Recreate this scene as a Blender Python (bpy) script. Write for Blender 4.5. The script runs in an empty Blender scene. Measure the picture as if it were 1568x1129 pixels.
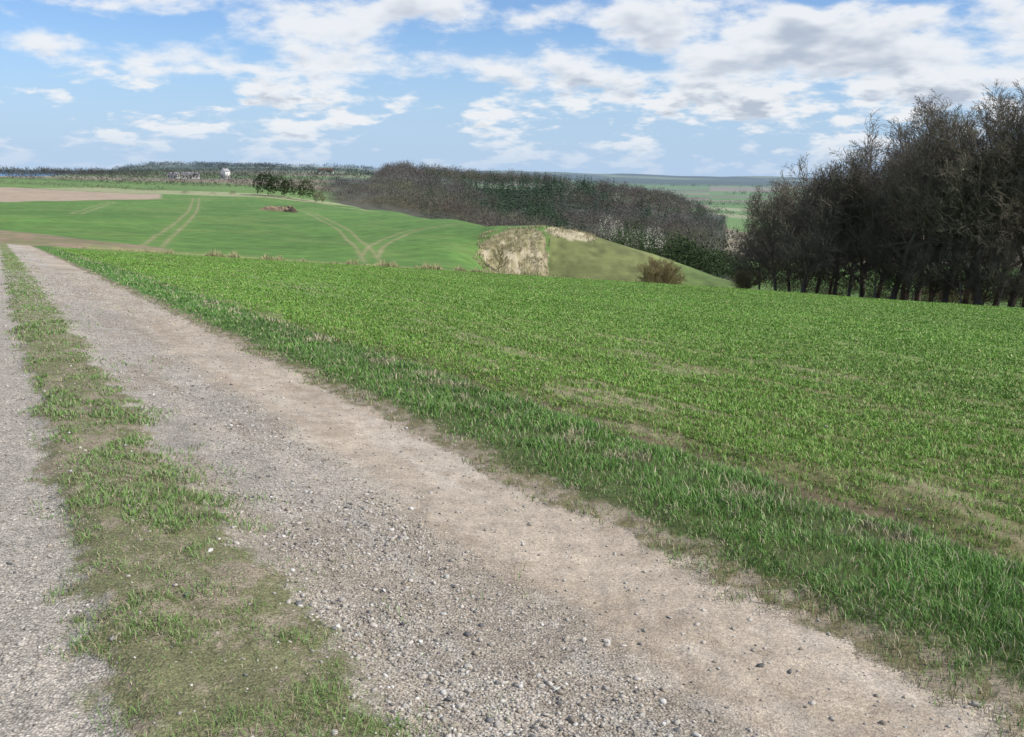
import bpy, math, random
import numpy as np
from mathutils import Matrix, Vector
rng = np.random.default_rng(7)
scene = bpy.context.scene

# ------------------------------------------------------------------ helpers
def hash2(ix, iy, seed):
    h = (ix.astype(np.int64)*374761393 + iy.astype(np.int64)*668265263 + seed*974634777) & 0x7fffffff
    h = ((h ^ (h >> 13))*1274126177) & 0x7fffffff
    h = (h ^ (h >> 16)) & 0xffff
    return h/65535.0
def vnoise(x, y, seed=0):
    x = np.asarray(x, float); y = np.asarray(y, float)
    ix = np.floor(x); iy = np.floor(y); fx = x-ix; fy = y-iy
    fx = fx*fx*(3-2*fx); fy = fy*fy*(3-2*fy)
    a = hash2(ix, iy, seed); b = hash2(ix+1, iy, seed)
    c = hash2(ix, iy+1, seed); d = hash2(ix+1, iy+1, seed)
    return (a*(1-fx)+b*fx)*(1-fy)+(c*(1-fx)+d*fx)*fy
def fbm(x, y, seed=0, o=4):
    s = 0; a = .5; t = 0
    for i in range(o):
        s = s+a*vnoise(x*2**i+17.3*i, y*2**i-9.1*i, seed+i); t += a; a *= .5
    return s/t
def sst(x, a, b):
    t = np.clip((x-a)/(b-a), 0, 1); return t*t*(3-2*t)
def lerp(a, b, t):
    t = np.asarray(t)[..., None]; return a*(1-t)+b*t
def C(*c): return np.array(c, float)

def mk(name, V, F, mat, col=None, smooth=False, extra=None, parent=None):
    V = np.ascontiguousarray(V, dtype=np.float32); F = np.ascontiguousarray(F, dtype=np.int32)
    me = bpy.data.meshes.new(name); k = F.shape[1]
    me.vertices.add(len(V)); me.vertices.foreach_set('co', V.ravel())
    me.loops.add(F.size); me.loops.foreach_set('vertex_index', F.ravel())
    me.polygons.add(len(F)); me.polygons.foreach_set('loop_start', np.arange(len(F), dtype=np.int32)*k)
    try: me.polygons.foreach_set('loop_total', np.full(len(F), k, dtype=np.int32))
    except Exception: pass
    me.update(calc_edges=True)
    if smooth: me.polygons.foreach_set('use_smooth', np.ones(len(F), dtype=bool))
    if col is not None:
        a = me.attributes.new('Col', 'FLOAT_COLOR', 'POINT')
        rgba = np.ones((len(V), 4), np.float32); rgba[:, :3] = col
        a.data.foreach_set('color', rgba.ravel())
    if extra:
        for n, v in extra.items():
            a = me.attributes.new(n, 'FLOAT', 'POINT')
            a.data.foreach_set('value', np.ascontiguousarray(v, dtype=np.float32))
    me.materials.append(mat)
    ob = bpy.data.objects.new(name, me); scene.collection.objects.link(ob)
    if parent: ob.parent = parent
    return ob

# ------------------------------------------------------------------ terrain heights
def plane(x, y): return -.047*x-.0837*y-2e-5*(x*x+y*y)
def PS(s, D): return plane(s*D, D)
def SX(px): return (px-784)/1474/1.02
prof = {
 -500: [(115,-5),(140,-5.5),(200,-6),(300,-6.5),(420,-5.5),(600,-4.5),(900,-6),(1300,-10),(2500,-30),(4000,-45)],
 0: [(115,-6.0),(140,-6.8),(200,-7.7),(300,-8.4),(420,-6.8),(600,-4.5),(900,-6),(1300,-10),(2500,-30),(4000,-45)],
 150: [(115,-6.9),(140,-8.1),(200,-8.8),(300,-9.2),(420,-8.5),(600,-5.5),(900,-6),(1300,-6),(2500,-8),(3200,-2),(5000,-40)],
 230: [(115,-7.4),(140,-8.6),(200,-9.3),(300,-9.6),(420,-9),(600,-5.6),(900,-5.6),(1300,-4),(2500,8),(3000,18),(5000,-20)],
 400: [(120,-8.6),(140,-9.5),(200,-10.4),(300,-10.8),(400,-10.4),(450,-9.5),(600,-6.4),(900,-5),(1300,-2),(2500,10),(3000,18),(5000,-20)],
 540: [(120,-9.2),(140,-10.1),(200,-10.9),(300,-11.3),(380,-12.5),(450,-14),(600,-10),(900,-5),(1300,-2),(3000,16),(5000,-10)],
 600: [(120,-9.5),(140,-10.5),(200,-11),(300,-11.6),(370,-12.8),(450,-20),(600,-15),(800,-4),(1000,-6),(1500,-15),(3000,2),(5000,-5)],
 690: [(120,-10),(140,-11),(190,-10.9),(240,-10.6),(280,-11.2),(340,-16),(450,-25),(620,-20),(820,-8),(1000,-12),(1500,-20),(3000,-5),(5000,2)],
 728: [(120,-10.6),(140,-12.0),(165,-12.5),(190,-10.6),(240,-10.4),(270,-12),(330,-18),(450,-28),(640,-22),(830,-10),(1000,-14),(1500,-25),(3000,-10),(5000,3)],
 745: [(120,-11.5),(140,-14.5),(165,-15.8),(182,-10.4),(190,-9.3),(215,-9.6),(250,-12),(300,-18),(450,-30),(650,-24),(830,-11),(1000,-15),(1500,-30),(3000,-10),(5000,4)],
 830: [(120,-12),(140,-15.5),(165,-16.5),(183,-10),(190,-8.1),(205,-8.7),(235,-12),(300,-24),(450,-33),(650,-26),(830,-12),(1000,-18),(1500,-35),(3000,-15),(5000,6)],
 890: [(120,-12.5),(140,-16),(160,-17),(180,-12),(190,-9.3),(205,-10.4),(235,-14.5),(300,-24),(450,-36),(600,-32),(780,-15),(1000,-22),(1500,-38),(3000,-20),(5000,6)],
 1000: [(115,-12),(140,-16),(160,-17),(178,-13.2),(186,-13),(205,-15),(240,-19.5),(300,-28),(450,-38),(600,-33),(740,-21),(1000,-32),(1500,-40),(3000,-25),(5000,4)],
 1140: [(108,-11.2),(140,-16.3),(155,-16.2),(165,-15.8),(180,-18),(210,-22.5),(250,-26),(300,-31),(500,-40),(700,-39),(1000,-40),(1500,-40),(3000,-25),(5000,2)],
 1260: [(106,-11.5),(140,-17),(200,-26),(300,-36),(500,-40),(1500,-40),(3000,-25),(5000,0)],
 1568: [(100,-12.2),(140,-19),(200,-28),(300,-36),(500,-40),(1500,-40),(3000,-22),(5000,4)],
 2200: [(100,-14.2),(140,-22),(200,-30),(300,-37),(500,-40),(1500,-40),(3000,-22),(5000,4)],
}
edgeD = {-500:100,0:100,1000:100,1140:97,1260:93,1568:84,2200:80}
LD = np.linspace(math.log(60), math.log(32000), 760); DD = np.exp(LD)
SG = np.linspace(-.85, .85, 700)
pxs = sorted(prof); cs = [SX(p) for p in pxs]; Z = []
for p, s in zip(pxs, cs):
    e = np.interp(p, sorted(edgeD), [edgeD[k] for k in sorted(edgeD)])
    pts = [(d, PS(s, d)) for d in (55, 65, 75, e-4, e)]+prof[p]+[(12000, -45), (40000, -45)]
    a = np.array(pts); Z.append(np.interp(DD, a[:, 0], a[:, 1]))
Z = np.array(Z)
T = np.stack([np.interp(SG, cs, Z[:, j]) for j in range(len(DD))], 1)
def smooth1(A, ax, n):
    for _ in range(n):
        B = A.copy()
        sl = [slice(None)]*2; a=[slice(None)]*2; b=[slice(None)]*2
        sl[ax] = slice(1,-1); a[ax]=slice(0,-2); b[ax]=slice(2,None)
        B[tuple(sl)] = .5*A[tuple(sl)]+.25*(A[tuple(a)]+A[tuple(b)]); A = B
    return A
T = smooth1(T, 1, 5); T = smooth1(T, 0, 14)
def polar(x, y):
    R = np.hypot(x, y); ph = np.arctan2(x, y)
    phc = np.clip(ph, -.68, .68); D = R*np.cos(phc)
    return R, ph, np.tan(phc), D
def H(x, y):
    x = np.asarray(x, float); y = np.asarray(y, float)
    R, ph, s, D = polar(x, y)
    D2 = np.clip(D, 61, 31000)
    fi = (np.log(D2)-LD[0])/(LD[1]-LD[0]); fj = (s-SG[0])/(SG[1]-SG[0])
    i = np.clip(fi.astype(int), 0, len(LD)-2); j = np.clip(fj.astype(int), 0, len(SG)-2)
    fi = fi-i; fj = fj-j
    t = (T[j, i]*(1-fi)+T[j, i+1]*fi)*(1-fj)+(T[j+1, i]*(1-fi)+T[j+1, i+1]*fi)*fj
    k = np.minimum(1, 110/np.maximum(R, 1)); pl = plane(x*k, y*k)
    w = sst(D, 66, 78)*(1-sst(np.abs(ph), .9, 1.3))
    z = pl*(1-w)+t*w
    far = sst(D, 150, 500)
    z = z+far*(fbm(x/160, y/160, 5)-.5)*2.2*np.clip(D/500, 0, 2)*(1-sst(D, 3500, 5000)*(s < -.35))
    z = z+(fbm(x/14, y/14, 6, 2)-.5)*.5*sst(D, 105, 130)*(D < 600)
    z = z+(fbm(x/700, y/900, 7, 3)-.45)*55*sst(D, 3200, 5200)*(1-sst(D, 7000, 9000))*sst(s, -.2, 0)
    return z
def UV(x, y): return .882*x+.472*y, -.472*x+.882*y
def wob(x, y): return (fbm(x/.9, y/.9, 11)-.5)*.36+(fbm(x/.2, y/.2, 12, 2)-.5)*.22+(fbm(x/.055, y/.055, 13, 2)-.5)*.16
def ground(x, y):
    x = np.asarray(x, float); y = np.asarray(y, float)
    z = H(x, y); R = np.hypot(x, y); u, v = UV(x, y); uw = u+(fbm(x/.9, y/.9, 11)-.5)*.36
    near = 1-sst(R, 45, 75)
    m = .045*sst(uw, .12, .35)*(1-sst(uw, .85, 1.2))+.07*sst(uw, 3.1, 3.6)-.05*sst(uw, 4.7, 4.95)*(1-sst(uw, 5.1, 5.4))
    m = m+.025*(fbm(x/.5, y/.5, 3, 3)-.5)+.06*(fbm(x/2.5, y/2.5, 4, 2)-.5)
    m = m+sst(uw, 5.2, 5.6)*(.02*np.abs(np.sin(u*math.pi/.125*.5))+.03*(fbm(x/.12, y/.12, 8, 2)-.5))
    m = m+.014*(fbm(x/.07, y/.07, 9, 2)-.5)
    pit = np.exp(-((x/7)**2+((y-176)/12)**2)**2)
    return z+m*near+pit*(fbm(x/1.6, y/1.6, 21)-.5)*1.4

# ------------------------------------------------------------------ materials
def newmat(name):
    m = bpy.data.materials.new(name); m.use_nodes = True
    nt = m.node_tree; b = nt.nodes['Principled BSDF']; b.inputs['Roughness'].default_value = .9
    b.inputs['Specular IOR Level'].default_value = .15
    return m, nt, b
def N(nt, t, **kw):
    n = nt.nodes.new(t)
    for k, v in kw.items(): setattr(n, k, v)
    return n
def setin(nt, sock, v):
    if isinstance(v, (int, float)): sock.default_value = v
    elif isinstance(v, (tuple, list)): sock.default_value = v
    else: nt.links.new(v, sock)
def M(nt, op, a, b=0.0, c=None, clamp=False):
    n = N(nt, 'ShaderNodeMath', operation=op); n.use_clamp = clamp
    setin(nt, n.inputs[0], a); setin(nt, n.inputs[1], b)
    if c is not None: setin(nt, n.inputs[2], c)
    return n.outputs[0]
def MIX(nt, f, a, b, blend='MIX'):
    n = N(nt, 'ShaderNodeMix', data_type='RGBA', blend_type=blend)
    setin(nt, n.inputs[0], f); setin(nt, n.inputs[6], a); setin(nt, n.inputs[7], b); return n.outputs[2]
def MR(nt, v, a, b, c, d, smooth=False):
    n = N(nt, 'ShaderNodeMapRange'); n.interpolation_type = 'SMOOTHSTEP' if smooth else 'LINEAR'
    setin(nt, n.inputs[0], v)
    for i, q in enumerate((a, b, c, d)): n.inputs[i+1].default_value = q
    return n.outputs[0]
def NOISE(nt, vec, sc, det=4, rough=.5, dist=0):
    n = N(nt, 'ShaderNodeTexNoise'); nt.links.new(vec, n.inputs['Vector'])
    n.inputs['Scale'].default_value = sc; n.inputs['Detail'].default_value = det
    n.inputs['Roughness'].default_value = rough; n.inputs['Distortion'].default_value = dist
    return n.outputs['Fac']

mg, nt, b = newmat('ground_surface')
geo = N(nt, 'ShaderNodeNewGeometry'); pos = geo.outputs['Position']
col = N(nt, 'ShaderNodeAttribute', attribute_name='Col').outputs['Color']
gm = N(nt, 'ShaderNodeAttribute', attribute_name='gm').outputs['Fac']
nr = N(nt, 'ShaderNodeAttribute', attribute_name='nearm').outputs['Fac']
n1 = NOISE(nt, pos, 55, 3, .7); n2 = NOISE(nt, pos, 5, 4, .65); n3 = NOISE(nt, pos, .35, 5, .7)
f1 = MR(nt, n1, .3, .7, .68, 1.32); f2 = MR(nt, n2, .3, .7, .80, 1.20); f3 = MR(nt, n3, .3, .7, .80, 1.20)
f12 = M(nt, 'MULTIPLY', f1, f2)
fn = N(nt, 'ShaderNodeMix', data_type='FLOAT'); setin(nt, fn.inputs[0], nr); setin(nt, fn.inputs[2], f3); setin(nt, fn.inputs[3], f12)
vor = N(nt, 'ShaderNodeTexVoronoi'); nt.links.new(pos, vor.inputs['Vector']); vor.inputs['Scale'].default_value = 85
sep = N(nt, 'ShaderNodeSeparateColor'); nt.links.new(vor.outputs['Color'], sep.inputs[0])
peb = M(nt, 'MULTIPLY', MR(nt, vor.outputs['Distance'], .2, .75, 1.15, .74), MR(nt, sep.outputs[0], 0, 1, .66, 1.38))
pf = N(nt, 'ShaderNodeMix', data_type='FLOAT'); setin(nt, pf.inputs[0], gm); pf.inputs[2].default_value = 1; setin(nt, pf.inputs[3], peb)
tot = M(nt, 'MULTIPLY', fn.outputs[0], pf.outputs[0])
cm = N(nt, 'ShaderNodeVectorMath', operation='SCALE'); nt.links.new(col, cm.inputs[0]); nt.links.new(tot, cm.inputs['Scale'])
nt.links.new(cm.outputs[0], b.inputs['Base Color'])
hgt = M(nt, 'ADD', M(nt, 'MULTIPLY', M(nt, 'MULTIPLY', vor.outputs['Distance'], gm), -.8), M(nt, 'MULTIPLY', n1, .8))
bp = N(nt, 'ShaderNodeBump'); bp.inputs['Distance'].default_value = .012
nt.links.new(M(nt, 'MULTIPLY', nr, .85), bp.inputs['Strength']); nt.links.new(hgt, bp.inputs['Height'])
nt.links.new(bp.outputs[0], b.inputs['Normal'])

def attr_mat(name, rough=.8, spec=.15, grain=0):
    m, nt, b = newmat(name)
    c = N(nt, 'ShaderNodeAttribute', attribute_name='Col').outputs['Color']
    if grain:
        g = N(nt, 'ShaderNodeNewGeometry').outputs['Position']
        c = MIX(nt, 1, c, MIX(nt, MR(nt, NOISE(nt, g, grain, 2, .6), .3, .7, 0, 1), (.65, .65, .65, 1), (1.3, 1.3, 1.3, 1)), 'MULTIPLY')
    b.inputs['Roughness'].default_value = rough; b.inputs['Specular IOR Level'].default_value = spec
    nt.links.new(c, b.inputs['Base Color'])
    return m
m_blade = attr_mat('grass_blade', .5, .3)
m_stone = attr_mat('stone_surface', .9, .12, 90)
m_wood = attr_mat('forest_twigs', .9)
m_leaf = attr_mat('evergreen_foliage', .7)
def simple(name, col, sc=3, var=.25, rough=.85, det=2):
    m, nt, b = newmat(name); g = N(nt, 'ShaderNodeTexCoord').outputs['Object']
    c = MIX(nt, NOISE(nt, g, sc, det, .6), tuple(np.clip(np.array(col)*(1-var), 0, 1))+(1,), tuple(np.clip(np.array(col)*(1+var), 0, 1))+(1,))
    nt.links.new(c, b.inputs['Base Color']); b.inputs['Roughness'].default_value = rough; return m
m_bark = simple('bark', (.145, .125, .098), 1.5, .4)

# ------------------------------------------------------------------ terrain mesh
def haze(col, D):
    D = np.asarray(D); f = (1-np.exp(-D/8500.))*.9  # aerial haze baked into the vertex colours, bluer with distance
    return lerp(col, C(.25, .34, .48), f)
fine = np.radians(np.arange(-33, 33.001, .07))
left = np.radians(np.linspace(-180, -33, 120))[:-1]; right = np.radians(np.linspace(33, 180, 120))[1:]
ang = np.concatenate([left, fine, right])
rad = np.concatenate([np.geomspace(.15, 1.5, 12)[:-1], np.geomspace(1.5, 100, 440)[:-1], np.geomspace(100, 700, 300)[:-1], np.geomspace(700, 6000, 110)[:-1], np.geomspace(6000, 32000, 14)])
A, Rr = np.meshgrid(ang, rad); X = Rr*np.sin(A); Y = Rr*np.cos(A)
X = X.ravel(); Y = Y.ravel(); Zg = ground(X, Y)

def polyd(x, y, pts):
    best = np.full(x.shape, 1e9)
    for (x0, y0), (x1, y1) in zip(pts[:-1], pts[1:]):
        dx, dy = x1-x0, y1-y0; L = dx*dx+dy*dy
        t = np.clip(((x-x0)*dx+(y-y0)*dy)/L, 0, 1)
        best = np.minimum(best, np.hypot(x-x0-t*dx, y-y0-t*dy))
    return best
def smoothpoly(pts, n=18):
    p = np.array(pts, float); t = np.linspace(0, len(p)-1, n)
    out = []
    for k in t:
        i = min(int(k), len(p)-2); f = k-i
        p0 = p[max(i-1, 0)]; p1 = p[i]; p2 = p[i+1]; p3 = p[min(i+2, len(p)-1)]
        out.append(.5*((2*p1)+(-p0+p2)*f+(2*p0-5*p1+4*p2-p3)*f*f+(-p0+3*p1-3*p2+p3)*f**3))
    return out
def W(px, D): return (SX(px)*D, D)

def near_color(x, y):
    R = np.hypot(x, y); u, v = UV(x, y); uw = u+wob(x, y)
    n = x.shape
    sand = C(.40, .335, .26); grav = C(.38, .34, .285); soil = C(.19, .14, .09)
    nb = fbm(x/1.3, y/1.3, 31); nf = fbm(x/.25, y/.25, 32, 3); nx = fbm(x/.09, y/.09, 33, 3); ny = fbm(x/.03, y/.03, 34, 2)
    col = np.tile(C(.07, .11, .03), n+(1,))
    col = lerp(col, np.tile(grav, n+(1,)), sst(uw, -2.5, -2.4))
    st = sst(uw, .16, .26)*(1-sst(uw, .92, 1.06))
    strip = lerp(np.tile(C(.27, .225, .16), n+(1,)), C(.15, .155, .07), sst(nf*.35+nb*.2+nx*.25+ny*.2, .46, .54)*.8)
    farg = sst(R, 8, 30)
    strip = lerp(strip, C(.18, .21, .085), farg*.8)
    col = lerp(col, strip, st)
    tr = sst(uw, .94, 1.06)*(1-sst(uw, 3.1, 3.2))
    tcol = lerp(np.tile(grav, n+(1,)), sand, sst(u+(nb-.5)*.5+(nf-.5)*.3, 1.95, 2.25))
    tcol = tcol*(.80+.40*nb[..., None])
    tcol = lerp(tcol, C(.30, .24, .175), sst(fbm(u/.35, v/1.6, 35, 3)*.7+nx*.3, .48, .60)*.5)
    tcol = lerp(tcol, C(.50, .44, .36), sst(fbm(u/.3, v/2.2, 36, 3)*.7+nf*.3, .56, .66)*.45)
    col = lerp(col, tcol, tr)
    edge = sst(uw, 3.1, 3.18)
    col = lerp(col, lerp(np.tile(C(.29, .24, .175), n+(1,)), C(.17, .15, .08), sst(nx, .4, .6)), edge)
    vg = lerp(np.tile(C(.08, .10, .035), n+(1,)), C(.085, .17, .04), farg)
    col = lerp(col, vg, sst(uw, 3.3, 3.45))
    sl = soil*(.7+.6*nf[..., None])
    crop = C(.118, .215, .036)
    sl = lerp(sl, C(.10, .15, .03), .42)
    patch = sst(fbm(u/.4, v/2.2, 41), .63, .74)*.45
    gcov = sst(R, 7, 30)*.92
    fcol = lerp(lerp(sl, C(.36, .30, .20), patch), crop*(.8+.4*fbm(u/1.2, v/10, 43)[..., None]), gcov*(1-patch*.5))
    tram = np.maximum(np.exp(-((u-9.3)/.16)**2), np.exp(-((u-11.1)/.16)**2))
    tram = np.maximum(tram, np.maximum(np.exp(-((u-33.3)/.25)**2), np.exp(-((u-35.1)/.25)**2)))
    tram = tram*sst(fbm(u, v/2, 44), .35, .55)
    fcol = lerp(fcol, C(.22, .18, .10), tram*.65)
    col = lerp(col, fcol, sst(uw, 4.85, 4.95))
    dk = sst(uw, 4.8, 4.9)*(1-sst(uw, 5.1, 5.22))
    col = lerp(col, soil*.6, dk*.7*(1-.6*farg))
    g = (1-sst(uw, 3.1, 3.25))*(1-st*.35)*sst(uw, -2.5, -2.2)
    gband = np.where((uw > .9) & (uw < 3.1), .25+.75*(1-sst(u+(nb-.5)*.5, 1.9, 2.4)), 1)
    gm = np.clip(g*gband, 0, 1)*(1-sst(R, 25, 60))
    return col, gm
def far_color(x, y):
    R, ph, s, D = polar(x, y); n = x.shape
    e = np.interp(s, [SX(k) for k in sorted(edgeD)], [edgeD[k] for k in sorted(edgeD)])
    big = fbm(x/30, y/60, 51, 3); med = fbm(x/9, y/14, 52); fi_ = fbm(x/1.5, y/3, 53, 3)
    rows = fbm((x*.35+y*.94)/60, (x*.94-y*.35)/.9, 54, 3)
    mid = np.tile(C(.095, .182, .036), n+(1,))*(.78+.44*big[..., None])*(.76+.48*fi_[..., None])*(.80+.40*rows[..., None])
    mid = lerp(mid, C(.165, .225, .06), sst(med, .5, .75)*.4)
    px = s*1474*1.02+784
    sw = (1-sst(px, 225, 260))*(1-sst(D, 114+np.clip(240-px, 0, 300)*.045, 116+np.clip(240-px, 0, 300)*.045))
    mid = lerp(mid, C(.27, .20, .13)*(.7+.6*med[..., None]), sw*(.65+.35*sst(fi_, .4, .6)))
    mid = lerp(mid, C(.24, .25, .09), np.exp(-((D-e-3)/3.)**2)*(px > 120)*(px < 700)*.9)
    for pts in ([W(222, 118), W(235, 145), W(262, 195), W(284, 260), W(292, 330), W(294, 400)],
                [W(566, 118), W(556, 145), W(536, 180), W(515, 225), W(486, 270), W(470, 300)],
                [W(560, 140), W(574, 165), W(600, 195), W(640, 222), W(700, 245)],
                [W(108, 225), W(130, 265), W(165, 330)],
                [W(478, 300), W(440, 330), W(380, 350)]):
        q = smoothpoly(pts); d = np.full(D.shape, 99.); sel = (D > 104)*(D < 450); d[sel] = polyd(x[sel], y[sel], q)
        rut = np.exp(-((d-1.15)/.36)**2)
        mid = lerp(mid, C(.31, .24, .14), np.clip(rut*.95, 0, 1)*(.35+1.6*med*fi_).clip(0, 1))
        mid = lerp(mid, C(.15, .23, .06), np.exp(-(d/2.4)**2)*.3)
    bz0 = 290+np.clip(px, 0, 400)*.35
    bg = sst(D, bz0, bz0+4)*(1-sst(D, 425, 430))*(1-sst(px, 235, 246))
    mid = lerp(mid, C(.36, .28, .20)*(.85+.3*med[..., None]), bg)
    bank = sst(D, bz0-4, bz0-2)*(1-sst(D, bz0, bz0+2))*(px < 560)
    mid = lerp(mid, C(.22, .22, .09), bank*.6)
    fs = sst(D, 425, 435)
    cw = np.where(px > 1020, 190., 300.)
    idx = np.floor((y+x*.25)/130+.3*np.floor((x-y*.2)/cw)); r1 = hash2(idx, np.floor((x-y*.2)/cw), 61)
    pal = lerp(np.tile(C(.13, .21, .055), n+(1,)), C(.24, .20, .13), sst(r1, .52, .55))
    pal = lerp(pal, C(.15, .15, .08), sst(r1, .76, .78))
    pal = lerp(pal, C(.28, .29, .15), sst(r1, .88, .9))
    mid = lerp(mid, pal*(.85+.3*big[..., None]), fs)
    ds = np.interp(s, [SX(k) for k in (480, 540, 600, 690, 760, 900, 1000, 1100, 1150)], [470, 430, 372, 300, 262, 225, 215, 215, 230])
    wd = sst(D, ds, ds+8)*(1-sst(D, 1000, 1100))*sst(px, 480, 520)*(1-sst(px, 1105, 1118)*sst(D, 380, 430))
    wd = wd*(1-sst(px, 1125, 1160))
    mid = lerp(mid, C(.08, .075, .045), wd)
    ol = sst(px, 836, 842)*(D > 140)*(D < 230)*(1-sst(D, 205, 225))*(px < 1150)
    mid = lerp(mid, lerp(np.tile(C(.16, .175, .06), n+(1,)), C(.12, .17, .045), sst(px, 980, 1080))*(.7+.6*med[..., None])*(.65+.7*fi_[..., None]), ol)
    ry = np.interp(x, [-7, -3, 1, 6], [9.5, 13.5, 16.5, 17])
    pe = ((x-.3)/6.9)**2+((y-176)/ry)**2+(fbm(x/2, y/3, 71)-.5)*.45
    pit = (1-sst(pe, .90, 1.04))*(x < 6.2+(fbm(x, y/2, 72)-.5))
    pc = lerp(np.tile(C(.44, .375, .25), n+(1,)), C(.29, .25, .13), sst(fbm(x/1.0, y/4, 73), .40, .60)*.9)
    pc = lerp(pc, C(.17, .165, .07), sst(fbm(x/.5, y/1.6, 75)+.02*(y-182).clip(0, 9), .52, .64)*.7)
    mid = lerp(mid, pc, pit)
    cap = (1-sst(((x-10.8)/5.0)**2+((y-188.5)/4.4)**2+(fbm(x, y, 74)-.5)*.7, .85, 1.1))
    mid = lerp(mid, C(.45, .385, .26)*(.7+.6*fi_[..., None]), cap*.9)
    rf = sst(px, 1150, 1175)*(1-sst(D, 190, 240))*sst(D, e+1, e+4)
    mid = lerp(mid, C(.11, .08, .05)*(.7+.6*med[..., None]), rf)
    sb = np.exp(-((px-535)/34)**2)*np.exp(-((D-372-(540-px)*.9)/5)**2)
    mid = lerp(mid, C(.36, .33, .18), sb*.8)
    hill = sst(D, 2800, 3300)*sst(px, 700, 760)+sst(D, 1600, 2200)*(1-sst(px, 700, 760))
    mid = lerp(mid, lerp(np.tile(C(.06, .08, .04), n+(1,)), C(.16, .19, .09), sst(fbm(x/400, y/700, 81), .5, .58)), hill)
    sea = sst(D, 3900, 4100)*(1-sst(px, 165, 200))
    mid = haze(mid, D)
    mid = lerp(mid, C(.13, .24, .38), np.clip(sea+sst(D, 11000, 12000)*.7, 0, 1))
    ew = e+(fbm(x/2, y/2, 91)-.5)*1.5
    return mid, sst(D-ew, 0, .8)*(np.abs(ph) < 1.2)
COL = np.zeros((len(X), 3)); GM = np.zeros(len(X)); Rv = np.hypot(X, Y)
a_ = Rv < 160; COL[a_], GM[a_] = near_color(X[a_], Y[a_])
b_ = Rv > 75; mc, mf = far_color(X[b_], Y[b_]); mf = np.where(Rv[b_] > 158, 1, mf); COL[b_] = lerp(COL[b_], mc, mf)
NEAR = 1-sst(Rv, 12, 60)
nA, nR = len(ang), len(rad)
I = np.arange(nR*nA).reshape(nR, nA)
F = np.stack([I[:-1, :-1], I[1:, :-1], I[1:, 1:], I[:-1, 1:]], -1).reshape(-1, 4)[:, ::-1]
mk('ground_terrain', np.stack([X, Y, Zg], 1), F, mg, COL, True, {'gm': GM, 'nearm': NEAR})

# ------------------------------------------------------------------ grass blades
def logpolar(n, r0, r1, amax=44, u0=-9, u1=999):
    r = np.exp(rng.uniform(math.log(r0), math.log(r1), n)); a = np.radians(rng.uniform(-amax, amax, n))
    dens = n/(math.log(r1/r0)*2*math.radians(amax)*r*r)
    x, y = r*np.sin(a), r*np.cos(a); u, _ = UV(x, y); k = (u > u0) & (u < u1)
    return x[k], y[k], r[k], dens[k]
def blades(name, x, y, h, w, lean, col):
    n = len(x); z = ground(x, y)-.008
    a = rng.uniform(0, 2*math.pi, n); b = rng.uniform(0, 2*math.pi, n)
    wx, wy = np.cos(a)*w/2, np.sin(a)*w/2; lx, ly = np.cos(b)*lean*h, np.sin(b)*lean*h
    P = np.zeros((n, 5, 3))
    P[:, 0] = np.stack([x-wx, y-wy, z], 1); P[:, 1] = np.stack([x+wx, y+wy, z], 1)
    P[:, 2] = np.stack([x-wx*.8+lx*.35, y-wy*.8+ly*.35, z+h*.6], 1)
    P[:, 3] = np.stack([x+wx*.8+lx*.35, y+wy*.8+ly*.35, z+h*.6], 1)
    P[:, 4] = np.stack([x+lx, y+ly, z+h*np.sqrt(np.clip(1-lean*lean*.5, .3, 1))], 1)
    o = np.arange(n)[:, None]*5
    Fq = np.concatenate([o+np.array([0, 1, 3]), o+np.array([0, 3, 2]), o+np.array([2, 3, 4])])
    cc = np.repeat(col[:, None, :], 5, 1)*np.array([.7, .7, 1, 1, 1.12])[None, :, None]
    return mk(name, P.reshape(-1, 3), Fq, m_blade, cc.reshape(-1, 3))

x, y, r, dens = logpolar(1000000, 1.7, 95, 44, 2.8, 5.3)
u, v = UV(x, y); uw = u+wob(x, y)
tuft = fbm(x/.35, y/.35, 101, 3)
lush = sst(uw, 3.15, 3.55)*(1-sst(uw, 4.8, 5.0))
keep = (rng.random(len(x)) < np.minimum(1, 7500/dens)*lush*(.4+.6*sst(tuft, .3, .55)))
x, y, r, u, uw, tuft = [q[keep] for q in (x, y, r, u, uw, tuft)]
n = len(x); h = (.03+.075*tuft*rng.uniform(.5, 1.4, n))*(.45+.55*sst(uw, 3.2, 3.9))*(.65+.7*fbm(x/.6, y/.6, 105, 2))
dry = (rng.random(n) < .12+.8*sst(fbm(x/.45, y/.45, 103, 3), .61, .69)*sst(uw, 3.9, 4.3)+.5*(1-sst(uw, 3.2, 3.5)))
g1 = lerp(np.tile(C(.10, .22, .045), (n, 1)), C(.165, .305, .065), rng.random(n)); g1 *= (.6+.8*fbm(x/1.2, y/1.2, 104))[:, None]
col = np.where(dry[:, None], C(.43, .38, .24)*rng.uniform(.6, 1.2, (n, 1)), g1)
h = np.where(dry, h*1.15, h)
blades('verge_grass', x, y, h, np.maximum(.003, .0008*r), rng.uniform(.1, 1.0, n), col)

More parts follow.
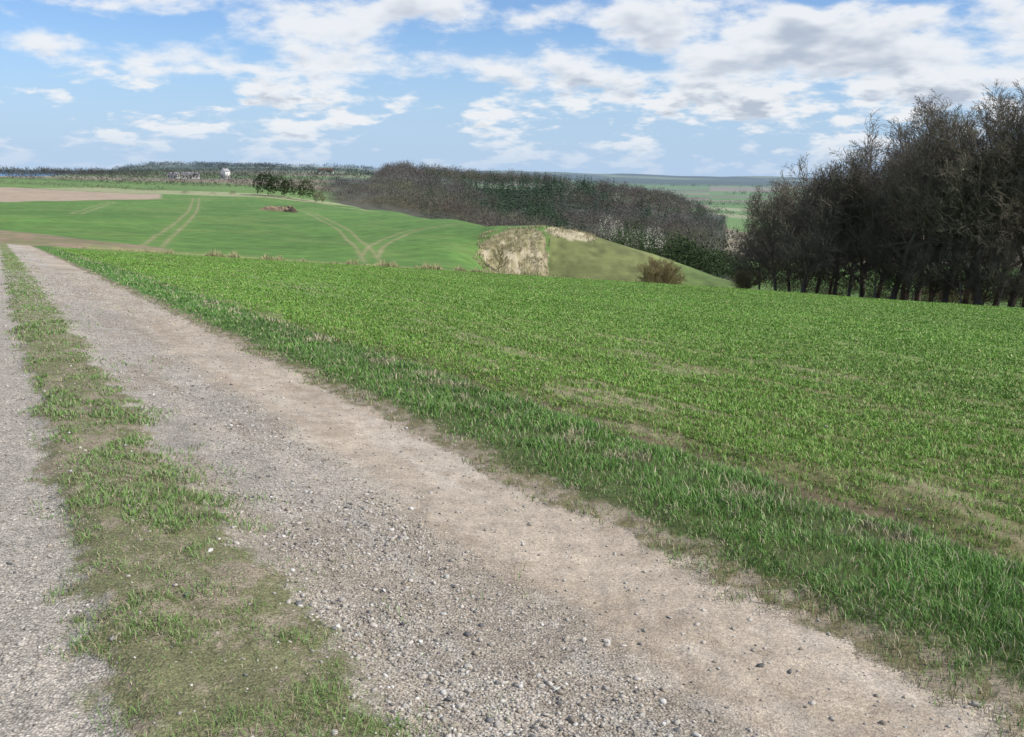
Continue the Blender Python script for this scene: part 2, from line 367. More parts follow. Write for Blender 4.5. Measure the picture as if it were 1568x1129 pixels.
x, y, r, dens = logpolar(1000000, 1.7, 70, 44, -5, 3.9)
u, v = UV(x, y); uw = u+wob(x, y)
cl = fbm(x/.22, y/.22, 111, 3)*.6+fbm(x/.9, y/.9, 112)*.4
st = sst(uw, .08, .3)*(1-sst(uw, .85, 1.2))*(.25+.75*sst(cl, .40, .52))+.12*sst(uw, .0, .2)*(1-sst(uw, 1.2, 1.6))*sst(cl, .5, .6)+(uw < -2.3)*.6+.4*sst(uw, 3.0, 3.15)*(1-sst(uw, 3.4, 3.6))*sst(cl, .35, .6)+.04*sst(cl, .62, .7)*(uw > 1.2)
keep = rng.random(len(x)) < np.minimum(1, 6500/dens)*st
x, y, r, uw, cl = [q[keep] for q in (x, y, r, uw, cl)]; n = len(x)
h = .012+.06*rng.random(n)*(.25+.75*sst(cl, .40, .62))
dry = rng.random(n) < .34+.25*(uw > 2)-.17*sst(cl, .47, .6)
col = np.where(dry[:, None], C(.38, .32, .21)*rng.uniform(.5, 1.2, (n, 1)), lerp(np.tile(C(.12, .22, .055), (n, 1)), C(.20, .33, .085), rng.random(n)))
blades('track_strip_grass', x, y, h, np.maximum(.0028, .0009*r), rng.uniform(.3, 1.1, n), col)

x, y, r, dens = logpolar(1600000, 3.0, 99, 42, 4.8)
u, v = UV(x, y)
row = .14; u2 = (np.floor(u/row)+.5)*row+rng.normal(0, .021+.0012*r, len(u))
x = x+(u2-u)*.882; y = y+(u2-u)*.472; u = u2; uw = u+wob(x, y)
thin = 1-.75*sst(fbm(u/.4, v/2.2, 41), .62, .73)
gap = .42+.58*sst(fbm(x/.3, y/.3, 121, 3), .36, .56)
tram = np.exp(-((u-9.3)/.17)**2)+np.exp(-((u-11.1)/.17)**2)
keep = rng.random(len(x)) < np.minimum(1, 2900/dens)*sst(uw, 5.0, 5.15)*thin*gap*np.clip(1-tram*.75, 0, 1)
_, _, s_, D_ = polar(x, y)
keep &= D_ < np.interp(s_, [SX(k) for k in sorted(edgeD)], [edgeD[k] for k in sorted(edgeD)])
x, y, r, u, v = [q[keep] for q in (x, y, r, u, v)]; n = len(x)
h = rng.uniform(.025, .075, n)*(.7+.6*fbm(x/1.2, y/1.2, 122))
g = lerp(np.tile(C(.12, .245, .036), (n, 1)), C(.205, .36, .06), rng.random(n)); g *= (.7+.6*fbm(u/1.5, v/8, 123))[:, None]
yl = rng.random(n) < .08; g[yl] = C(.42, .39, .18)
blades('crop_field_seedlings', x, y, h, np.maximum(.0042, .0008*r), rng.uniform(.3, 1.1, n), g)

k = 6000; s_ = rng.uniform(SX(90), SX(900), k); D_ = 100+rng.exponential(1.5, k)
cl = fbm(s_*90, D_*0+3, 131, 3); kk = rng.random(k) < sst(cl, .4, .65)+.1
s_, D_, cl = s_[kk], D_[kk], cl[kk]; n = len(s_)
blades('field_margin_dry_grass', s_*D_, D_, rng.uniform(.12, .45, n)*(.5+1.4*sst(cl, .5, .8)), np.full(n, .05), rng.uniform(.1, .5, n), C(.42, .38, .2)*rng.uniform(.6, 1.2, (n, 1)))
k = 12000; x = rng.uniform(-6.8, 16, k); y = rng.uniform(162, 193, k)
ok = (rng.random(k) < .1+sst(fbm(x/1.2, y/2.2, 151, 3), .46, .60))&((x < 6.3)|(y > 184)); x, y = x[ok], y[ok]; n = len(x)
blades('bank_dry_grass', x, y, rng.uniform(.2, .6, n), np.full(n, .09), rng.uniform(.2, .8, n), lerp(np.tile(C(.46, .40, .25), (n, 1)), C(.24, .215, .10), rng.random(n)))

# ------------------------------------------------------------------ stones
t = (1+5**.5)/2
ico = np.array([(-1,t,0),(1,t,0),(-1,-t,0),(1,-t,0),(0,-1,t),(0,1,t),(0,-1,-t),(0,1,-t),(t,0,-1),(t,0,1),(-t,0,-1),(-t,0,1)], float)
ico /= np.linalg.norm(ico[0])
icf = np.array([(0,11,5),(0,5,1),(0,1,7),(0,7,10),(0,10,11),(1,5,9),(5,11,4),(11,10,2),(10,7,6),(7,1,8),(3,9,4),(3,4,2),(3,2,6),(3,6,8),(3,8,9),(4,9,5),(2,4,11),(6,2,10),(8,6,7),(9,8,1)])
def stones(name, x, y, sz, col, flat=.6):
    n = len(x); z = ground(x, y)
    V = ico[None]*(1+rng.uniform(-.36, .36, (n, 12, 1)))
    V = V*np.stack([rng.uniform(.7, 1.3, n), rng.uniform(.55, 1, n), rng.uniform(flat*.55, flat*1.2, n)], 1)[:, None, :]*sz[:, None, None]*.5
    a = rng.uniform(0, 6.283, n); ca, sa = np.cos(a)[:, None], np.sin(a)[:, None]
    tx = rng.normal(0, .3, n)[:, None]
    vx, vy, vz = V[..., 0], V[..., 1], V[..., 2]; vy, vz = vy*np.cos(tx)-vz*np.sin(tx), vy*np.sin(tx)+vz*np.cos(tx)
    P = np.stack([vx*ca-vy*sa+x[:, None], vx*sa+vy*ca+y[:, None], vz+(z+sz*.10)[:, None]], -1)
    Fs = (np.arange(n)[:, None, None]*12+icf[None]).reshape(-1, 3)
    return mk(name, P.reshape(-1, 3), Fs, m_stone, np.repeat(col, 12, 0))
x, y, r, dens = logpolar(520000, 1.8, 40, 40, -2.4, 14)
u, v = UV(x, y); uw = u+wob(x, y); nb = fbm(x/1.3, y/1.3, 31)
band = sst(u+(nb-.5)*.6, 1.1, 1.3)*(1-sst(u+(nb-.5)*.5, 1.9, 2.25))
clp = sst(fbm(x/.3, y/.3, 141, 3), .38, .6)
dn = np.where(uw < .15, 800, 0)*(uw > -2.4)*(.4+clp)+2900*band*(.3+1.1*sst(nb, .38, .6))*(.4+clp)+230*(uw > .9)*(uw < 3.2)+110*(uw > .1)*(uw < 1)+15*(uw > 5)
keep = rng.random(len(x)) < np.clip(dn/dens, 0, 1)
x, y, r, u = [q[keep] for q in (x, y, r, u)]; n = len(x)
sz = np.clip(rng.lognormal(math.log(.0095), .55, n), .004, .042); sz = np.maximum(sz, .0010*r)
tone = rng.random(n)[:, None]
col = np.where(tone < .58, C(.41, .375, .325), np.where(tone < .85, C(.31, .27, .215), np.where(tone < .94, C(.53, .51, .465), C(.15, .145, .14))))*rng.uniform(.75, 1.2, (n, 1))
stones('track_gravel', x, y, sz, col)

# ------------------------------------------------------------------ bare trees
def tube(P0, P1, R0, R1, k):
    P0 = np.array(P0); P1 = np.array(P1); R0 = np.array(R0)[:, None, None]; R1 = np.array(R1)[:, None, None]
    d = P1-P0; L = np.linalg.norm(d, axis=1, keepdims=True); d = d/np.maximum(L, 1e-6)
    ref = np.where(np.abs(d[:, 2:3]) > .9, np.array([[1., 0, 0]]), np.array([[0, 0, 1.]]))
    a = np.cross(d, ref); a /= np.linalg.norm(a, axis=1, keepdims=True); b = np.cross(d, a)
    th = np.arange(k)*2*math.pi/k
    ring = a[:, None]*np.cos(th)[None, :, None]+b[:, None]*np.sin(th)[None, :, None]
    V = np.concatenate([P0[:, None]+ring*R0, P1[:, None]+ring*R1], 1)
    o = np.arange(len(P0))[:, None, None]*2*k
    f = np.array([[i, (i+1) % k, k+(i+1) % k, k+i] for i in range(k)])
    return V.reshape(-1, 3), (o+f[None]).reshape(-1, 4)
def gen_tree(seed, height, nl, kids, trunk_r=.28, fork=.22, minr=.016, multi=1, wide=.55, up=.12, trunk=.62, dome=False):
    R = random.Random(seed); thick = []; thin = []
    def grow(p, d, L, r, lev):
        ns = nl[lev]; sl = L/ns
        for i in range(ns):
            w = (.12, .17, .24, .32, .4)[lev]
            d = [d[j]+R.uniform(-w, w) for j in range(3)]; d[2] += (.05, .05, .05, .03, .0)[lev]
            q = math.sqrt(sum(c*c for c in d)); d = [c/q for c in d]
            p2 = [p[j]+d[j]*sl for j in range(3)]
            r2 = max(r*(1-.7/ns), minr*.7)
            (thick if r > .07 else thin).append((p, p2, max(r, minr), max(r2, minr*.8)))
            p, r = p2, r2
            if lev < len(nl)-1 and (lev > 0 or i >= ns*fork):
                for _ in range(kids[lev]+(1 if lev == 0 and i == ns-1 else 0)):
                    a = [R.gauss(0, 1) for _ in range(3)]
                    dot = sum(a[j]*d[j] for j in range(3)); a = [a[j]-dot*d[j] for j in range(3)]
                    q = math.sqrt(sum(c*c for c in a)) or 1; a = [c/q for c in a]
                    frac = (i+1)/ns
                    sp = R.uniform(.5, 1.0) if lev else R.uniform(.8, 1.3)*(1.15-.6*frac)
                    nd = [d[j]*math.cos(sp)+a[j]*math.sin(sp) for j in range(3)]
                    nd[2] += up
                    if lev == 0: cl = height*wide*(1-.25*frac)*R.uniform(.8, 1.05)
                    else: cl = L*R.uniform(.36, .58)*(1.15-.45*frac)
                    grow(p, nd, cl, r*R.uniform(.42, .65), lev+1)
    for m in range(multi):
        if multi == 1: grow([0, 0, -.3], [R.uniform(-.1, .1), R.uniform(-.1, .1), 1], height*trunk, trunk_r, 0)
        else:
            a = R.uniform(0, 6.28); grow([math.cos(a)*.2, math.sin(a)*.2, -.2], [math.cos(a)*.5, math.sin(a)*.5, 1], height*.8*R.uniform(.8, 1), trunk_r, 0)
    V1, F1 = tube(*[[q[i] for q in thin] for i in range(4)], 3)
    vs = [V1]; fs = [F1]
    if thick:
        V2, F2 = tube(*[[q[i] for q in thick] for i in range(4)], 7); vs.append(V2); fs.append(F2+len(V1))
    V = np.concatenate(vs); zmax = np.percentile(V[:, 2], 99.5); k = height/zmax; V = V*np.array([(1+k)/2, (1+k)/2, k])
    if dome:
        zc = height*.52; hr = np.hypot(V[:, 0], V[:, 1]); rx, rz = height*.46, height*.5
        q = np.sqrt((hr/rx)**2+((V[:, 2]-zc).clip(0)/rz)**2)
        f = np.where(q > .8, (.8+.28*np.tanh((q-.8)/.28))/np.maximum(q, .01), 1)
        V = np.stack([V[:, 0]*f, V[:, 1]*f, np.where(V[:, 2] > zc, zc+(V[:, 2]-zc)*f, V[:, 2])], 1)
    return V, np.concatenate(fs)
def tree_obs(name, V, F, mat, places):
    base = None
    for (px, D, sc, rz) in places:
        x, y = W(px, D); z = float(H(np.array([x]), np.array([y]))[0])
        if base is None: ob = mk(name, V, F, mat); base = ob.data
        else: ob = bpy.data.objects.new(name, base); scene.collection.objects.link(ob)
        ob.location = (x, y, z); ob.scale = (sc, sc, sc); ob.rotation_euler = (0, 0, rz)
variants = [gen_tree(110+i, 19, (7, 6, 5, 3, 2), (2, 2, 2, 2), trunk_r=(.36, .31, .33, .29)[i], fork=(.12, .18, .15, .2)[i], wide=(.56, .52, .5, .54)[i], minr=.0155, trunk=.5, dome=True) for i in range(4)]
small = [gen_tree(30+i, 12, (6, 5, 4, 3), (3, 3, 3), trunk_r=.18, fork=.12, minr=.015, wide=.54, trunk=.55, dome=True) for i in range(2)]
R_ = random.Random(5); places = [[] for _ in range(4)]; sp = [[], []]
big = [(1332, 106, .92), (1378, 98, 1.06), (1418, 108, 1.14), (1462, 96, 1.11), (1515, 93, 1.08), (1564, 97, 1.2), (1615, 90, 1.12), (1700, 90, 1.05), (1800, 92, 1.1),
       (1352, 122, 1.05), (1396, 126, 1.12), (1440, 118, 1.15), (1490, 124, 1.18), (1538, 114, 1.18), (1590, 120, 1.25), (1650, 116, 1.2), (1900, 95, 1.1), (1745, 120, 1.2), (1400, 150, 1.1), (1510, 145, 1.25)]
for i, (p, D, s) in enumerate(big): places[i % 4].append((p, D, s*R_.uniform(.97, 1.03), R_.uniform(0, 6.28)))
for i, (p, D, s) in enumerate([(1196, 104, 1.0), (1236, 101, 1.2), (1258, 112, 1.3), (1288, 103, 1.2), (1170, 112, .75), (1218, 118, 1.2), (1278, 122, 1.4), (1310, 100, 1.0), (1245, 132, 1.4), (1352, 96, .6), (1410, 93, .5), (1440, 97, .65), (1488, 91, .55), (1545, 89, .55), (1380, 102, .7), (1520, 99, .7)]):
    sp[i % 2].append((p, D, s, R_.uniform(0, 6.28)))
for i in range(4): tree_obs('bare_tree', variants[i][0], variants[i][1], m_bark, places[i])
for i in range(2): tree_obs('small_bare_tree', small[i][0], small[i][1], m_bark, sp[i])
m_shrub = simple('shrub_bark', (.24, .20, .10), 4, .3)
V, F_ = gen_tree(51, 4.2, (5, 4, 3, 3), (3, 3, 3), trunk_r=.05, fork=0, minr=.012, multi=7, wide=.5)
tree_obs('bare_bush', V*np.array([1.0, 1.0, .9]), F_, m_shrub, [(1012, 132, 1.35, 0), (1150, 103, .6, 2)])
V, F_ = gen_tree(52, 3.6, (5, 4, 4, 3), (2, 2, 2), trunk_r=.08, fork=.2, minr=.018)
tree_obs('pit_shrub', V, F_, m_shrub, [(760, 167, 1.35, 0)])

# ------------------------------------------------------------------ crowns built of many small faces
def crowns(name, x, y, h, w, col, kind, n=110, size=.05, mat=m_wood, base=0.2, jit=.3):
    m = len(x); z = H(x, y)
    a = rng.uniform(0, 6.283, (m, n)); q = rng.random((m, n))
    if kind == 'bare':
        el = np.arccos(1-1.35*rng.random((m, n))); rr = rng.uniform(.25, 1, (m, n))**.6
        lump = 1+.22*np.sin(a*3+rng.uniform(0, 6, (m, 1)))*np.sin(el*3)
        cx = np.sin(el)*np.cos(a)*rr*w[:, None]*.5*lump; cy = np.sin(el)*np.sin(a)*rr*w[:, None]*.5*lump
        cz = h[:, None]*(base+(1-base)*(.45+.5*np.cos(el)*rr*lump))
        ux, uy, uz = np.sin(el)*np.cos(a)*.7, np.sin(el)*np.sin(a)*.7, .35+.6*np.cos(el)
        Ls = size*2.0*h[:, None]*rng.uniform(.6, 1.4, (m, n)); Ws = size*.5*h[:, None]*rng.uniform(.6, 1.4, (m, n))
    elif kind == 'con':
        t = q**.6; rr = t*rng.uniform(.5, 1, (m, n))
        cx = np.cos(a)*rr*w[:, None]*.5; cy = np.sin(a)*rr*w[:, None]*.5; cz = h[:, None]*(1-t*.92)
        ux, uy, uz = np.cos(a)*.8, np.sin(a)*.8, -.2+0*a
        Ls = size*1.6*h[:, None]*rng.uniform(.6, 1.3, (m, n)); Ws = size*.9*h[:, None]*rng.uniform(.6, 1.3, (m, n))
    else:
        el = np.arccos(1-1.7*rng.random((m, n))); rr = rng.uniform(.5, 1, (m, n))**.5
        lump = 1+.3*np.sin(a*4+rng.uniform(0, 6, (m, 1)))*np.cos(el*4)
        cx = np.sin(el)*np.cos(a)*rr*w[:, None]*.5*lump; cy = np.sin(el)*np.sin(a)*rr*w[:, None]*.5*lump
        cz = h[:, None]*(.5+.48*np.cos(el)*rr*lump)
        ux, uy, uz = rng.normal(0, .6, (m, n)), rng.normal(0, .6, (m, n)), rng.normal(.3, .5, (m, n))
        Ls = size*1.3*h[:, None]*rng.uniform(.6, 1.3, (m, n)); Ws = size*1.0*h[:, None]*rng.uniform(.6, 1.3, (m, n))
    th = rng.uniform(0, 6.283, (m, n)); sx, sy, sz = np.cos(th), np.sin(th), rng.normal(0, .3, (m, n))
    c = np.stack([cx+x[:, None], cy+y[:, None], cz+z[:, None]], -1)
    U = np.stack([ux, uy, uz], -1)*Ls[..., None]; S = np.stack([sx, sy, sz], -1)*Ws[..., None]
    P = np.stack([c-U*.5-S*.5, c-U*.3+S*.5, c+U*.5], 2)
    cc = col[:, None, :]*rng.uniform(1-jit, 1+jit, (m, n, 1)); cc = np.repeat(cc[:, :, None], 3, 2)
    return mk(name, P.reshape(-1, 3), np.arange(m*n*3).reshape(-1, 3), mat, cc.reshape(-1, 3))

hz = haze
def dstart(px): return np.interp(px, [480, 540, 600, 690, 760, 900, 1000, 1100, 1130], [460, 430, 395, 330, 285, 280, 330, 480, 560])
k = 4600; px = rng.uniform(480, 1112, k); D = np.sqrt(rng.uniform(260**2, 960**2, k))
ok = (D > dstart(px)) & (D < np.interp(px, [480, 560, 585, 1000, 1125], [540, 600, 960, 880, 740]))
px, D = px[ok], D[ok]; x = SX(px)*D; y = D
typ = fbm(x/48, y/70, 201, 3)+.12*sst(px, 640, 880)*(D > 560)-.05*(D < 480)+rng.normal(0, .05, len(x))
con = (typ > .57) & (px > 640)
edge_t = np.interp(px, [480, 565, 605, 1050, 1112], [.35, .6, 1, 1, .6])
hh = np.where(con, rng.uniform(12, 17, len(x)), rng.uniform(11, 18, len(x)))*np.interp(D, [260, 450, 700], [.5, .8, 1])*edge_t*(.85+.3*fbm(x/40, y/40, 206, 2))
c0 = lerp(np.tile(C(.135, .118, .093), (len(x), 1)), C(.125, .095, .073), sst(fbm(x/45, y/60, 203), .45, .6)); c0 = lerp(c0, C(.14, .138, .07), sst(fbm(x/50, y/50, 204), .52, .66)*.8)
c0 *= rng.uniform(.65, 1.3, (len(x), 1))
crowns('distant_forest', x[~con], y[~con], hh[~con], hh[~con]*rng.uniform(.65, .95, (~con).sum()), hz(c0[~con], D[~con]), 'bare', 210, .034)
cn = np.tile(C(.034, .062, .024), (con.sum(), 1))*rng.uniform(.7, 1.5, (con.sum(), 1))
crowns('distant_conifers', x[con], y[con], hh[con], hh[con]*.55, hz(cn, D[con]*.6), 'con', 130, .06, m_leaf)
k = 95; px = np.concatenate([rng.uniform(922, 985, 22), rng.uniform(985, 1150, 73)]); D = rng.uniform(212, 290, k); h = rng.uniform(4.5, 8.5, k)
h = h*np.interp(px, [925, 1000, 1165], [.75, 1, 1.1]); x = SX(px)*D
crowns('evergreen_shrubs', x, D, h, h*rng.uniform(.8, 1.1, k), C(.036, .058, .02)*rng.uniform(.6, 1.7, (k, 1)), 'round', 500, .045, m_leaf, jit=.5)
k = 40; px = rng.uniform(900, 1150, k); D = rng.uniform(260, 400, k); h = rng.uniform(6, 10, k)
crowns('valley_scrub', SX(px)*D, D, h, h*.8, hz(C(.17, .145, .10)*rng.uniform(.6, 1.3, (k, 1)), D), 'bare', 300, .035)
for p_, D_, h_ in ((930, 210, 6.2), (944, 212, 5.8), (1001, 204, 6.8), (968, 214, 5.2)):
    crowns('blossoming_tree', np.array([SX(p_)*D_]), np.array([float(D_)]), np.array([h_]), np.array([h_*.66]), C(.46, .44, .38)[None], 'round', 650, .028, m_wood)
for p_, D_, h_, w_, c_ in ((402, 445, 10.5, 10, (.025, .04, .015)), (420, 440, 10, 11, (.028, .045, .016)), (437, 450, 8.5, 8, (.04, .052, .02)), (464, 440, 9.5, 8, (.06, .08, .03)), (484, 430, 5, 5, (.17, .14, .09))):
    crowns('hawthorn_bush', np.array([SX(p_)*D_]), np.array([float(D_)]), np.array([h_]), np.array([float(w_)]), C(*c_)[None], 'round', 1500, .055, m_leaf, jit=.5)
k = 26; px = np.array([205, 275, 280, 320, 352, 350, 500, 512, 530, 548, 560, 575, 590, 605, 620, 640, 655, 520, 540, 556, 571, 586, 610, 630, 675, 700.]); D = np.where(px < 400, rng.uniform(395, 425, k), np.interp(px, [480, 600, 700], [425, 385, 320])); h = np.where(px < 400, 3.2, rng.uniform(3, 6, k))
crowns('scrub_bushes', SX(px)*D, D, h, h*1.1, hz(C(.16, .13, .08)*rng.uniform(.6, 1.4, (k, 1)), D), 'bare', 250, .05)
hx, hy, hh, hc = [], [], [], []
for D0, D1, p0, p1, h0, c_ in ((432, 440, -250, 250, 3.6, (.11, .09, .06)), (505, 480, -250, 560, 6, (.08, .065, .045)), (560, 590, -250, 575, 7.5, (.065, .055, .04)), (680, 720, -200, 590, 8, (.09, .08, .055)), (980, 900, -100, 600, 10, (.055, .06, .035)), (1250, 1350, 60, 640, 10, (.05, .06, .035))):
    for p_ in np.arange(p0, p1, 1474*1.9/D0):
        f = (p_-p0)/(p1-p0); D_ = D0*(1-f)+D1*f+rng.normal(0, 2)
        if rng.random() < .05: continue
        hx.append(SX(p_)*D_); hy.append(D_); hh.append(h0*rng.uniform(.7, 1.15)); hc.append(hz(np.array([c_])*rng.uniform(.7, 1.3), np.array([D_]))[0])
hx, hy, hh, hc = map(np.array, (hx, hy, hh, hc))
crowns('distant_hedgerow', hx, hy, hh, hh*rng.uniform(.8, 1.2, len(hh)), hc, 'bare', 80, .08, base=0)
k = 1500; px = rng.uniform(170, 700, k); D = rng.uniform(2300, 3100, k); x = SX(px)*D
ok = fbm(x/150, D/250, 221, 3) > .5; px, D, x = px[ok], D[ok], x[ok]; h = rng.uniform(7, 14, len(x))
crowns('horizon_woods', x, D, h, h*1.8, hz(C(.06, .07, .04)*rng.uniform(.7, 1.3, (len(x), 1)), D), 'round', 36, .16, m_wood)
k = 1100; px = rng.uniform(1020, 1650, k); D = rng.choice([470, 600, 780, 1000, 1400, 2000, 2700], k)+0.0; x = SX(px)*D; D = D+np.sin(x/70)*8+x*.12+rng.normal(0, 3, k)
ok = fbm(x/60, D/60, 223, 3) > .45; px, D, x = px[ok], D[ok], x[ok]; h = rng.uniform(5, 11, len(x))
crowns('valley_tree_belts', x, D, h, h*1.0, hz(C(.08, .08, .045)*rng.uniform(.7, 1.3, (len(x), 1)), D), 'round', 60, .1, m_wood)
k = 700; px = rng.uniform(1165, 2000, k); D = rng.uniform(0, 1, k)**1.4*50+np.interp(px, [1160, 1568, 2000], [99, 89, 86]); h = rng.uniform(1.2, 4.8, k)
crowns('woodland_undergrowth', SX(px)*D, D, h, h*1.3, C(.115, .085, .055)*rng.uniform(.5, 1.4, (k, 1)), 'bare', 240, .04)

# ------------------------------------------------------------------ farmhouses, soil heap, fence
m_white = simple('whitewashed_wall', (.76, .75, .71), 2, .05); m_roof = simple('tile_roof', (.16, .10, .08), 2, .2)
m_glass = simple('dark_window', (.03, .035, .04), 2, .1, .2); m_grey = simple('grey_roof', (.30, .30, .31), 2, .1)
def house(name, px, D, L, Wd, Hh, rz, roof):
    x, y = W(px, D); z = float(H(np.array([x]), np.array([y]))[0])
    e = bpy.data.objects.new(name, None); scene.collection.objects.link(e)
    e.location = (x, y, z); e.rotation_euler = (0, 0, rz)
    l, w = L/2, Wd/2; rh = Wd*.45
    V = [(-l,-w,-1.5),(l,-w,-1.5),(l,w,-1.5),(-l,w,-1.5),(-l,-w,Hh),(l,-w,Hh),(l,w,Hh),(-l,w,Hh),(-l,0,Hh+rh),(l,0,Hh+rh)]
    me = bpy.data.meshes.new('walls'); me.from_pydata(V, [], [(0,1,5,4),(2,3,7,6),(1,2,6,9,5),(3,0,4,8,7)]); me.materials.append(m_white)
    o = bpy.data.objects.new('walls', me); scene.collection.objects.link(o); o.parent = e
    g = .4; k = .12
    V = [(-l-g,-w-g,Hh-g*.6),(l+g,-w-g,Hh-g*.6),(l+g,0,Hh+rh+k),(-l-g,0,Hh+rh+k),(-l-g,w+g,Hh-g*.6),(l+g,w+g,Hh-g*.6)]
    me = bpy.data.meshes.new('roof'); me.from_pydata(V, [], [(0,1,2,3),(3,2,5,4)]); me.materials.append(roof)
    o = bpy.data.objects.new('roof', me); scene.collection.objects.link(o); o.parent = e
    V = []; Fc = []
    for i in range(int(L/3)):
        cx = -l+1.6+i*3
        top = 2.2; bot = 0 if i == 2 else 1.0
        b0 = len(V); V += [(cx-.5,-w-.02,bot),(cx+.5,-w-.02,bot),(cx+.5,-w-.02,top),(cx-.5,-w-.02,top)]; Fc.append((b0,b0+1,b0+2,b0+3))
    me = bpy.data.meshes.new('windows_and_door'); me.from_pydata(V, [], Fc); me.materials.append(m_glass)
    o = bpy.data.objects.new('windows_and_door', me); scene.collection.objects.link(o); o.parent = e
    ax, bx, ay, by, az, bz = -.4,.4,-.4,.4,Hh+rh-.5,Hh+rh+1.1
    me = bpy.data.meshes.new('chimney')
    me.from_pydata([(ax,ay,az),(bx,ay,az),(bx,by,az),(ax,by,az),(ax,ay,bz),(bx,ay,bz),(bx,by,bz),(ax,by,bz)], [], [(0,1,5,4),(1,2,6,5),(2,3,7,6),(3,0,4,7),(4,5,6,7)]); me.materials.append(m_roof)
    o = bpy.data.objects.new('chimney', me); scene.collection.objects.link(o); o.parent = e
house('farmhouse', 341, 880, 7, 5.5, 6.5, 1.2, m_grey)
house('farm_building', 288, 900, 15, 6, 3.2, .1, m_grey)
house('farm_building', 262, 930, 10, 6, 3.2, -.2, m_grey)
house('farmhouse', 496, 1380, 20, 9, 3.2, .1, m_roof)

k = 90; gx, gy = np.meshgrid(np.linspace(-1, 1, k), np.linspace(-1, 1, 40))
cx, cy = W(420, 312)
hx_ = cx+gx*7.5; hy_ = cy+gy*3+gx*-6
prof_ = np.clip(1-gx**4, 0, 1)*np.clip(1-gy**2, 0, 1)*(.5+1.0*fbm(gx*5+3, gy*3, 301))*1.9*(.7+.6*sst(gx, .2, .8))
hz_ = H(hx_, hy_)+prof_-.15
I = np.arange(gx.size).reshape(gx.shape); F_ = np.stack([I[:-1, :-1], I[:-1, 1:], I[1:, 1:], I[1:, :-1]], -1).reshape(-1, 4)
cc = lerp(np.tile(C(.32, .23, .15), gx.shape+(1,)), C(.08, .06, .045), sst(gx+fbm(gx*4, gy*4, 302), .9, 1.2))
mk('soil_heap', np.stack([hx_, hy_, hz_], -1).reshape(-1, 3), F_, m_stone, cc.reshape(-1, 3), True)

P0, P1 = [], []
pts = [(6.4, 188.5), (6.6, 180), (12, 191.5), (18, 190), (24, 188)]
for (fx, fy) in pts:
    z = float(H(np.array([fx]), np.array([fy]))[0]); P0.append((fx, fy, z-.3)); P1.append((fx+.03, fy, z+1.25))
V, F_ = tube(P0, P1, [.09]*5, [.08]*5, 6)
wa = [(P1[i][0], P1[i][1], P1[i][2]-.15-q) for i in (0, 2, 3) for q in (0, .4)]; wb = [(P1[i][0], P1[i][1], P1[i][2]-.15-q) for i in (2, 3, 4) for q in (0, .4)]
V2, F2 = tube(wa, wb, [.012]*6, [.012]*6, 6)
mk('wire_fence', np.concatenate([V, V2]), np.concatenate([F_, F2+len(V)]), simple('weathered_post', (.12, .10, .08)))

# ------------------------------------------------------------------ world
SUN_AZ, SUN_EL = math.radians(108), math.radians(42)
w = bpy.data.worlds.new('World'); scene.world = w; w.use_nodes = True; nt = w.node_tree; nt.nodes.clear()
out = N(nt, 'ShaderNodeOutputWorld'); tc = N(nt, 'ShaderNodeTexCoord').outputs['Generated']
sky = N(nt, 'ShaderNodeTexSky'); sky.sky_type = 'NISHITA'; sky.sun_disc = False
sky.sun_elevation = SUN_EL; sky.sun_rotation = SUN_AZ; sky.altitude = 50; sky.air_density = 1.0; sky.dust_density = .2; sky.ozone_density = 1.5
tint = MIX(nt, 1.0, sky.outputs[0], (.76, .96, 1.27, 1), 'MULTIPLY')
bg = N(nt, 'ShaderNodeBackground'); nt.links.new(tint, bg.inputs[0]); bg.inputs[1].default_value = .11
sx = N(nt, 'ShaderNodeSeparateXYZ'); nt.links.new(tc, sx.inputs[0]); X_, Y_, Z_ = sx.outputs
def layer(sc, dz, stretch, seedz, det_n):
    cb = N(nt, 'ShaderNodeCombineXYZ'); setin(nt, cb.inputs[0], X_); setin(nt, cb.inputs[1], Y_)
    setin(nt, cb.inputs[2], M(nt, 'ADD', M(nt, 'MULTIPLY', M(nt, 'ADD', Z_, dz), stretch), seedz))
    big_ = NOISE(nt, cb.outputs[0], sc, 1, .5); det = NOISE(nt, cb.outputs[0], sc*2.4, det_n, .56, .1)
    return M(nt, 'ADD', M(nt, 'MULTIPLY', big_, .42), M(nt, 'MULTIPLY', det, .58))
def cloudn(dz, dn_):
    hi = layer(4.6, dz, 2.4, 1.3, dn_); lo = layer(11.5, dz, 3.2, 4.1, dn_)
    m_ = N(nt, 'ShaderNodeMix', data_type='FLOAT'); setin(nt, m_.inputs[0], MR(nt, Z_, .06, .13, 0, 1, True)); setin(nt, m_.inputs[2], lo); setin(nt, m_.inputs[3], hi); return m_.outputs[0]
def blob(az, el, ra, re, amp):
    s_ = math.tan(math.radians(az)); a = M(nt, 'DIVIDE', M(nt, 'SUBTRACT', M(nt, 'DIVIDE', X_, M(nt, 'MAXIMUM', Y_, .05)), s_), math.tan(math.radians(ra)))
    e_ = M(nt, 'DIVIDE', M(nt, 'SUBTRACT', Z_, math.sin(math.radians(el))), math.sin(math.radians(re)))
    d = M(nt, 'ADD', M(nt, 'MULTIPLY', a, a), M(nt, 'MULTIPLY', e_, e_))
    return M(nt, 'MULTIPLY', M(nt, 'EXPONENT', M(nt, 'MULTIPLY', d, -1.0)), amp)
bias = None
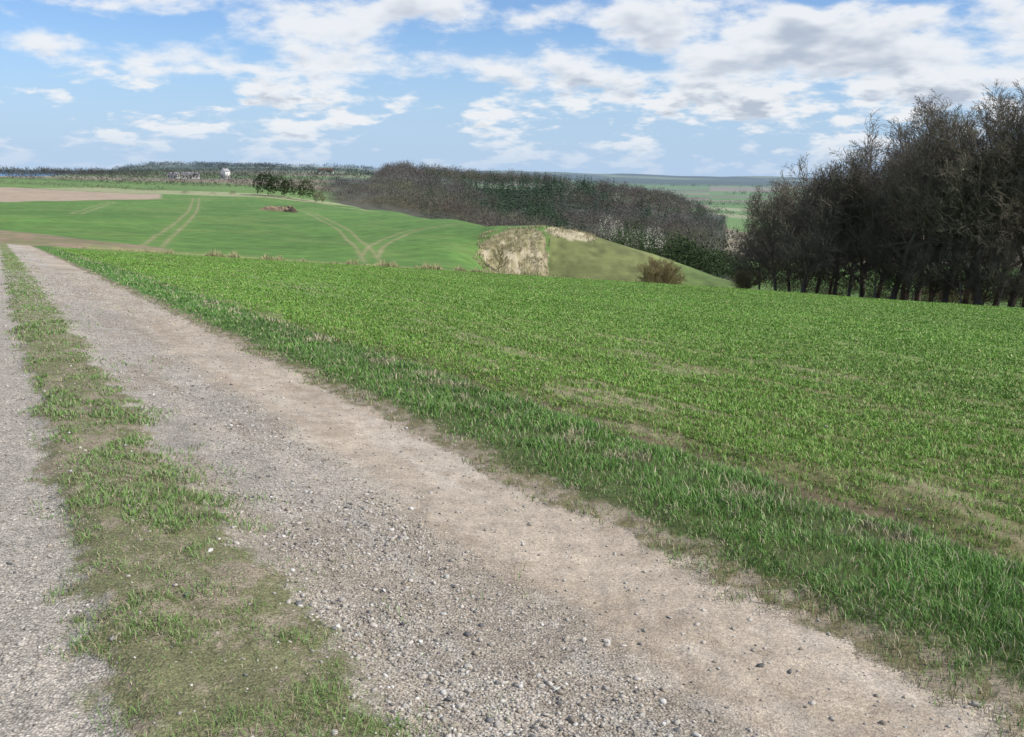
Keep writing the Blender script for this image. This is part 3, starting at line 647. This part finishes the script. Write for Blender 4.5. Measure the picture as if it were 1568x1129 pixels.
for q in ((-11, 8.6, 10, 1.3, .10), (15, 8.2, 10, 1.6, .07), (-27, 3.2, 6, 2.2, -.09), (-10, 6.0, 7, .9, .07), (-27, 6.2, 3, .7, .08), (4, 4.6, 9, 1.3, .05), (18, 4.8, 10, 1.5, .06), (-28, 8.6, 4, .8, .04), (1, 7.0, 5, .9, .04), (3, 9.6, 3, 1.0, -.03), (-12, 3.6, 7, .6, .04), (-21, 6.8, 4, .8, -.05)):
    bq = blob(*q); bias = bq if bias is None else M(nt, 'ADD', bias, bq)
c1 = M(nt, 'ADD', cloudn(0, 7), bias); c2 = M(nt, 'ADD', cloudn(.010, 3), bias)
fac = MR(nt, c1, .470, .575, 0, 1, True)
shade = M(nt, 'MULTIPLY', MR(nt, c2, .54, .68, 0, 1, True), MR(nt, c1, .50, .62, .5, 1, True))
ccol = MIX(nt, shade, (.88, .90, .93, 1), (.48, .54, .64, 1))
bc = N(nt, 'ShaderNodeBackground'); nt.links.new(ccol, bc.inputs[0]); bc.inputs[1].default_value = 1.0
bh = N(nt, 'ShaderNodeBackground'); bh.inputs[0].default_value = (.45, .61, .84, 1); bh.inputs[1].default_value = 1.0
mh = N(nt, 'ShaderNodeMixShader'); nt.links.new(MR(nt, Z_, .0, .15, .90, .08, True), mh.inputs[0]); nt.links.new(bg.outputs[0], mh.inputs[1]); nt.links.new(bh.outputs[0], mh.inputs[2])
fz = M(nt, 'MULTIPLY', fac, MR(nt, Z_, .0, .05, .2, .93, True))
mx = N(nt, 'ShaderNodeMixShader'); nt.links.new(fz, mx.inputs[0]); nt.links.new(mh.outputs[0], mx.inputs[1]); nt.links.new(bc.outputs[0], mx.inputs[2])
nt.links.new(mx.outputs[0], out.inputs[0])

sun = bpy.data.lights.new('sun', 'SUN'); sun.energy = 4.9; sun.angle = math.radians(.5); sun.color = (1, .955, .88)
so = bpy.data.objects.new('sun', sun); scene.collection.objects.link(so)
dv = Vector((math.sin(SUN_AZ)*math.cos(SUN_EL), math.cos(SUN_AZ)*math.cos(SUN_EL), math.sin(SUN_EL)))
so.rotation_euler = dv.to_track_quat('Z', 'Y').to_euler()

cam = bpy.data.cameras.new('camera'); cam.lens = 1474/1568*36; cam.sensor_width = 36; cam.clip_start = .1; cam.clip_end = 80000
co = bpy.data.objects.new('camera', cam); scene.collection.objects.link(co)
co.matrix_world = Matrix.Translation((0, 0, 1.6)) @ Matrix.Rotation(math.radians(90-11.4), 4, 'X') @ Matrix.Rotation(math.radians(.72), 4, 'Z')
scene.camera = co
scene.view_settings.view_transform = 'Standard'; scene.view_settings.look = 'None'; scene.view_settings.exposure = 0
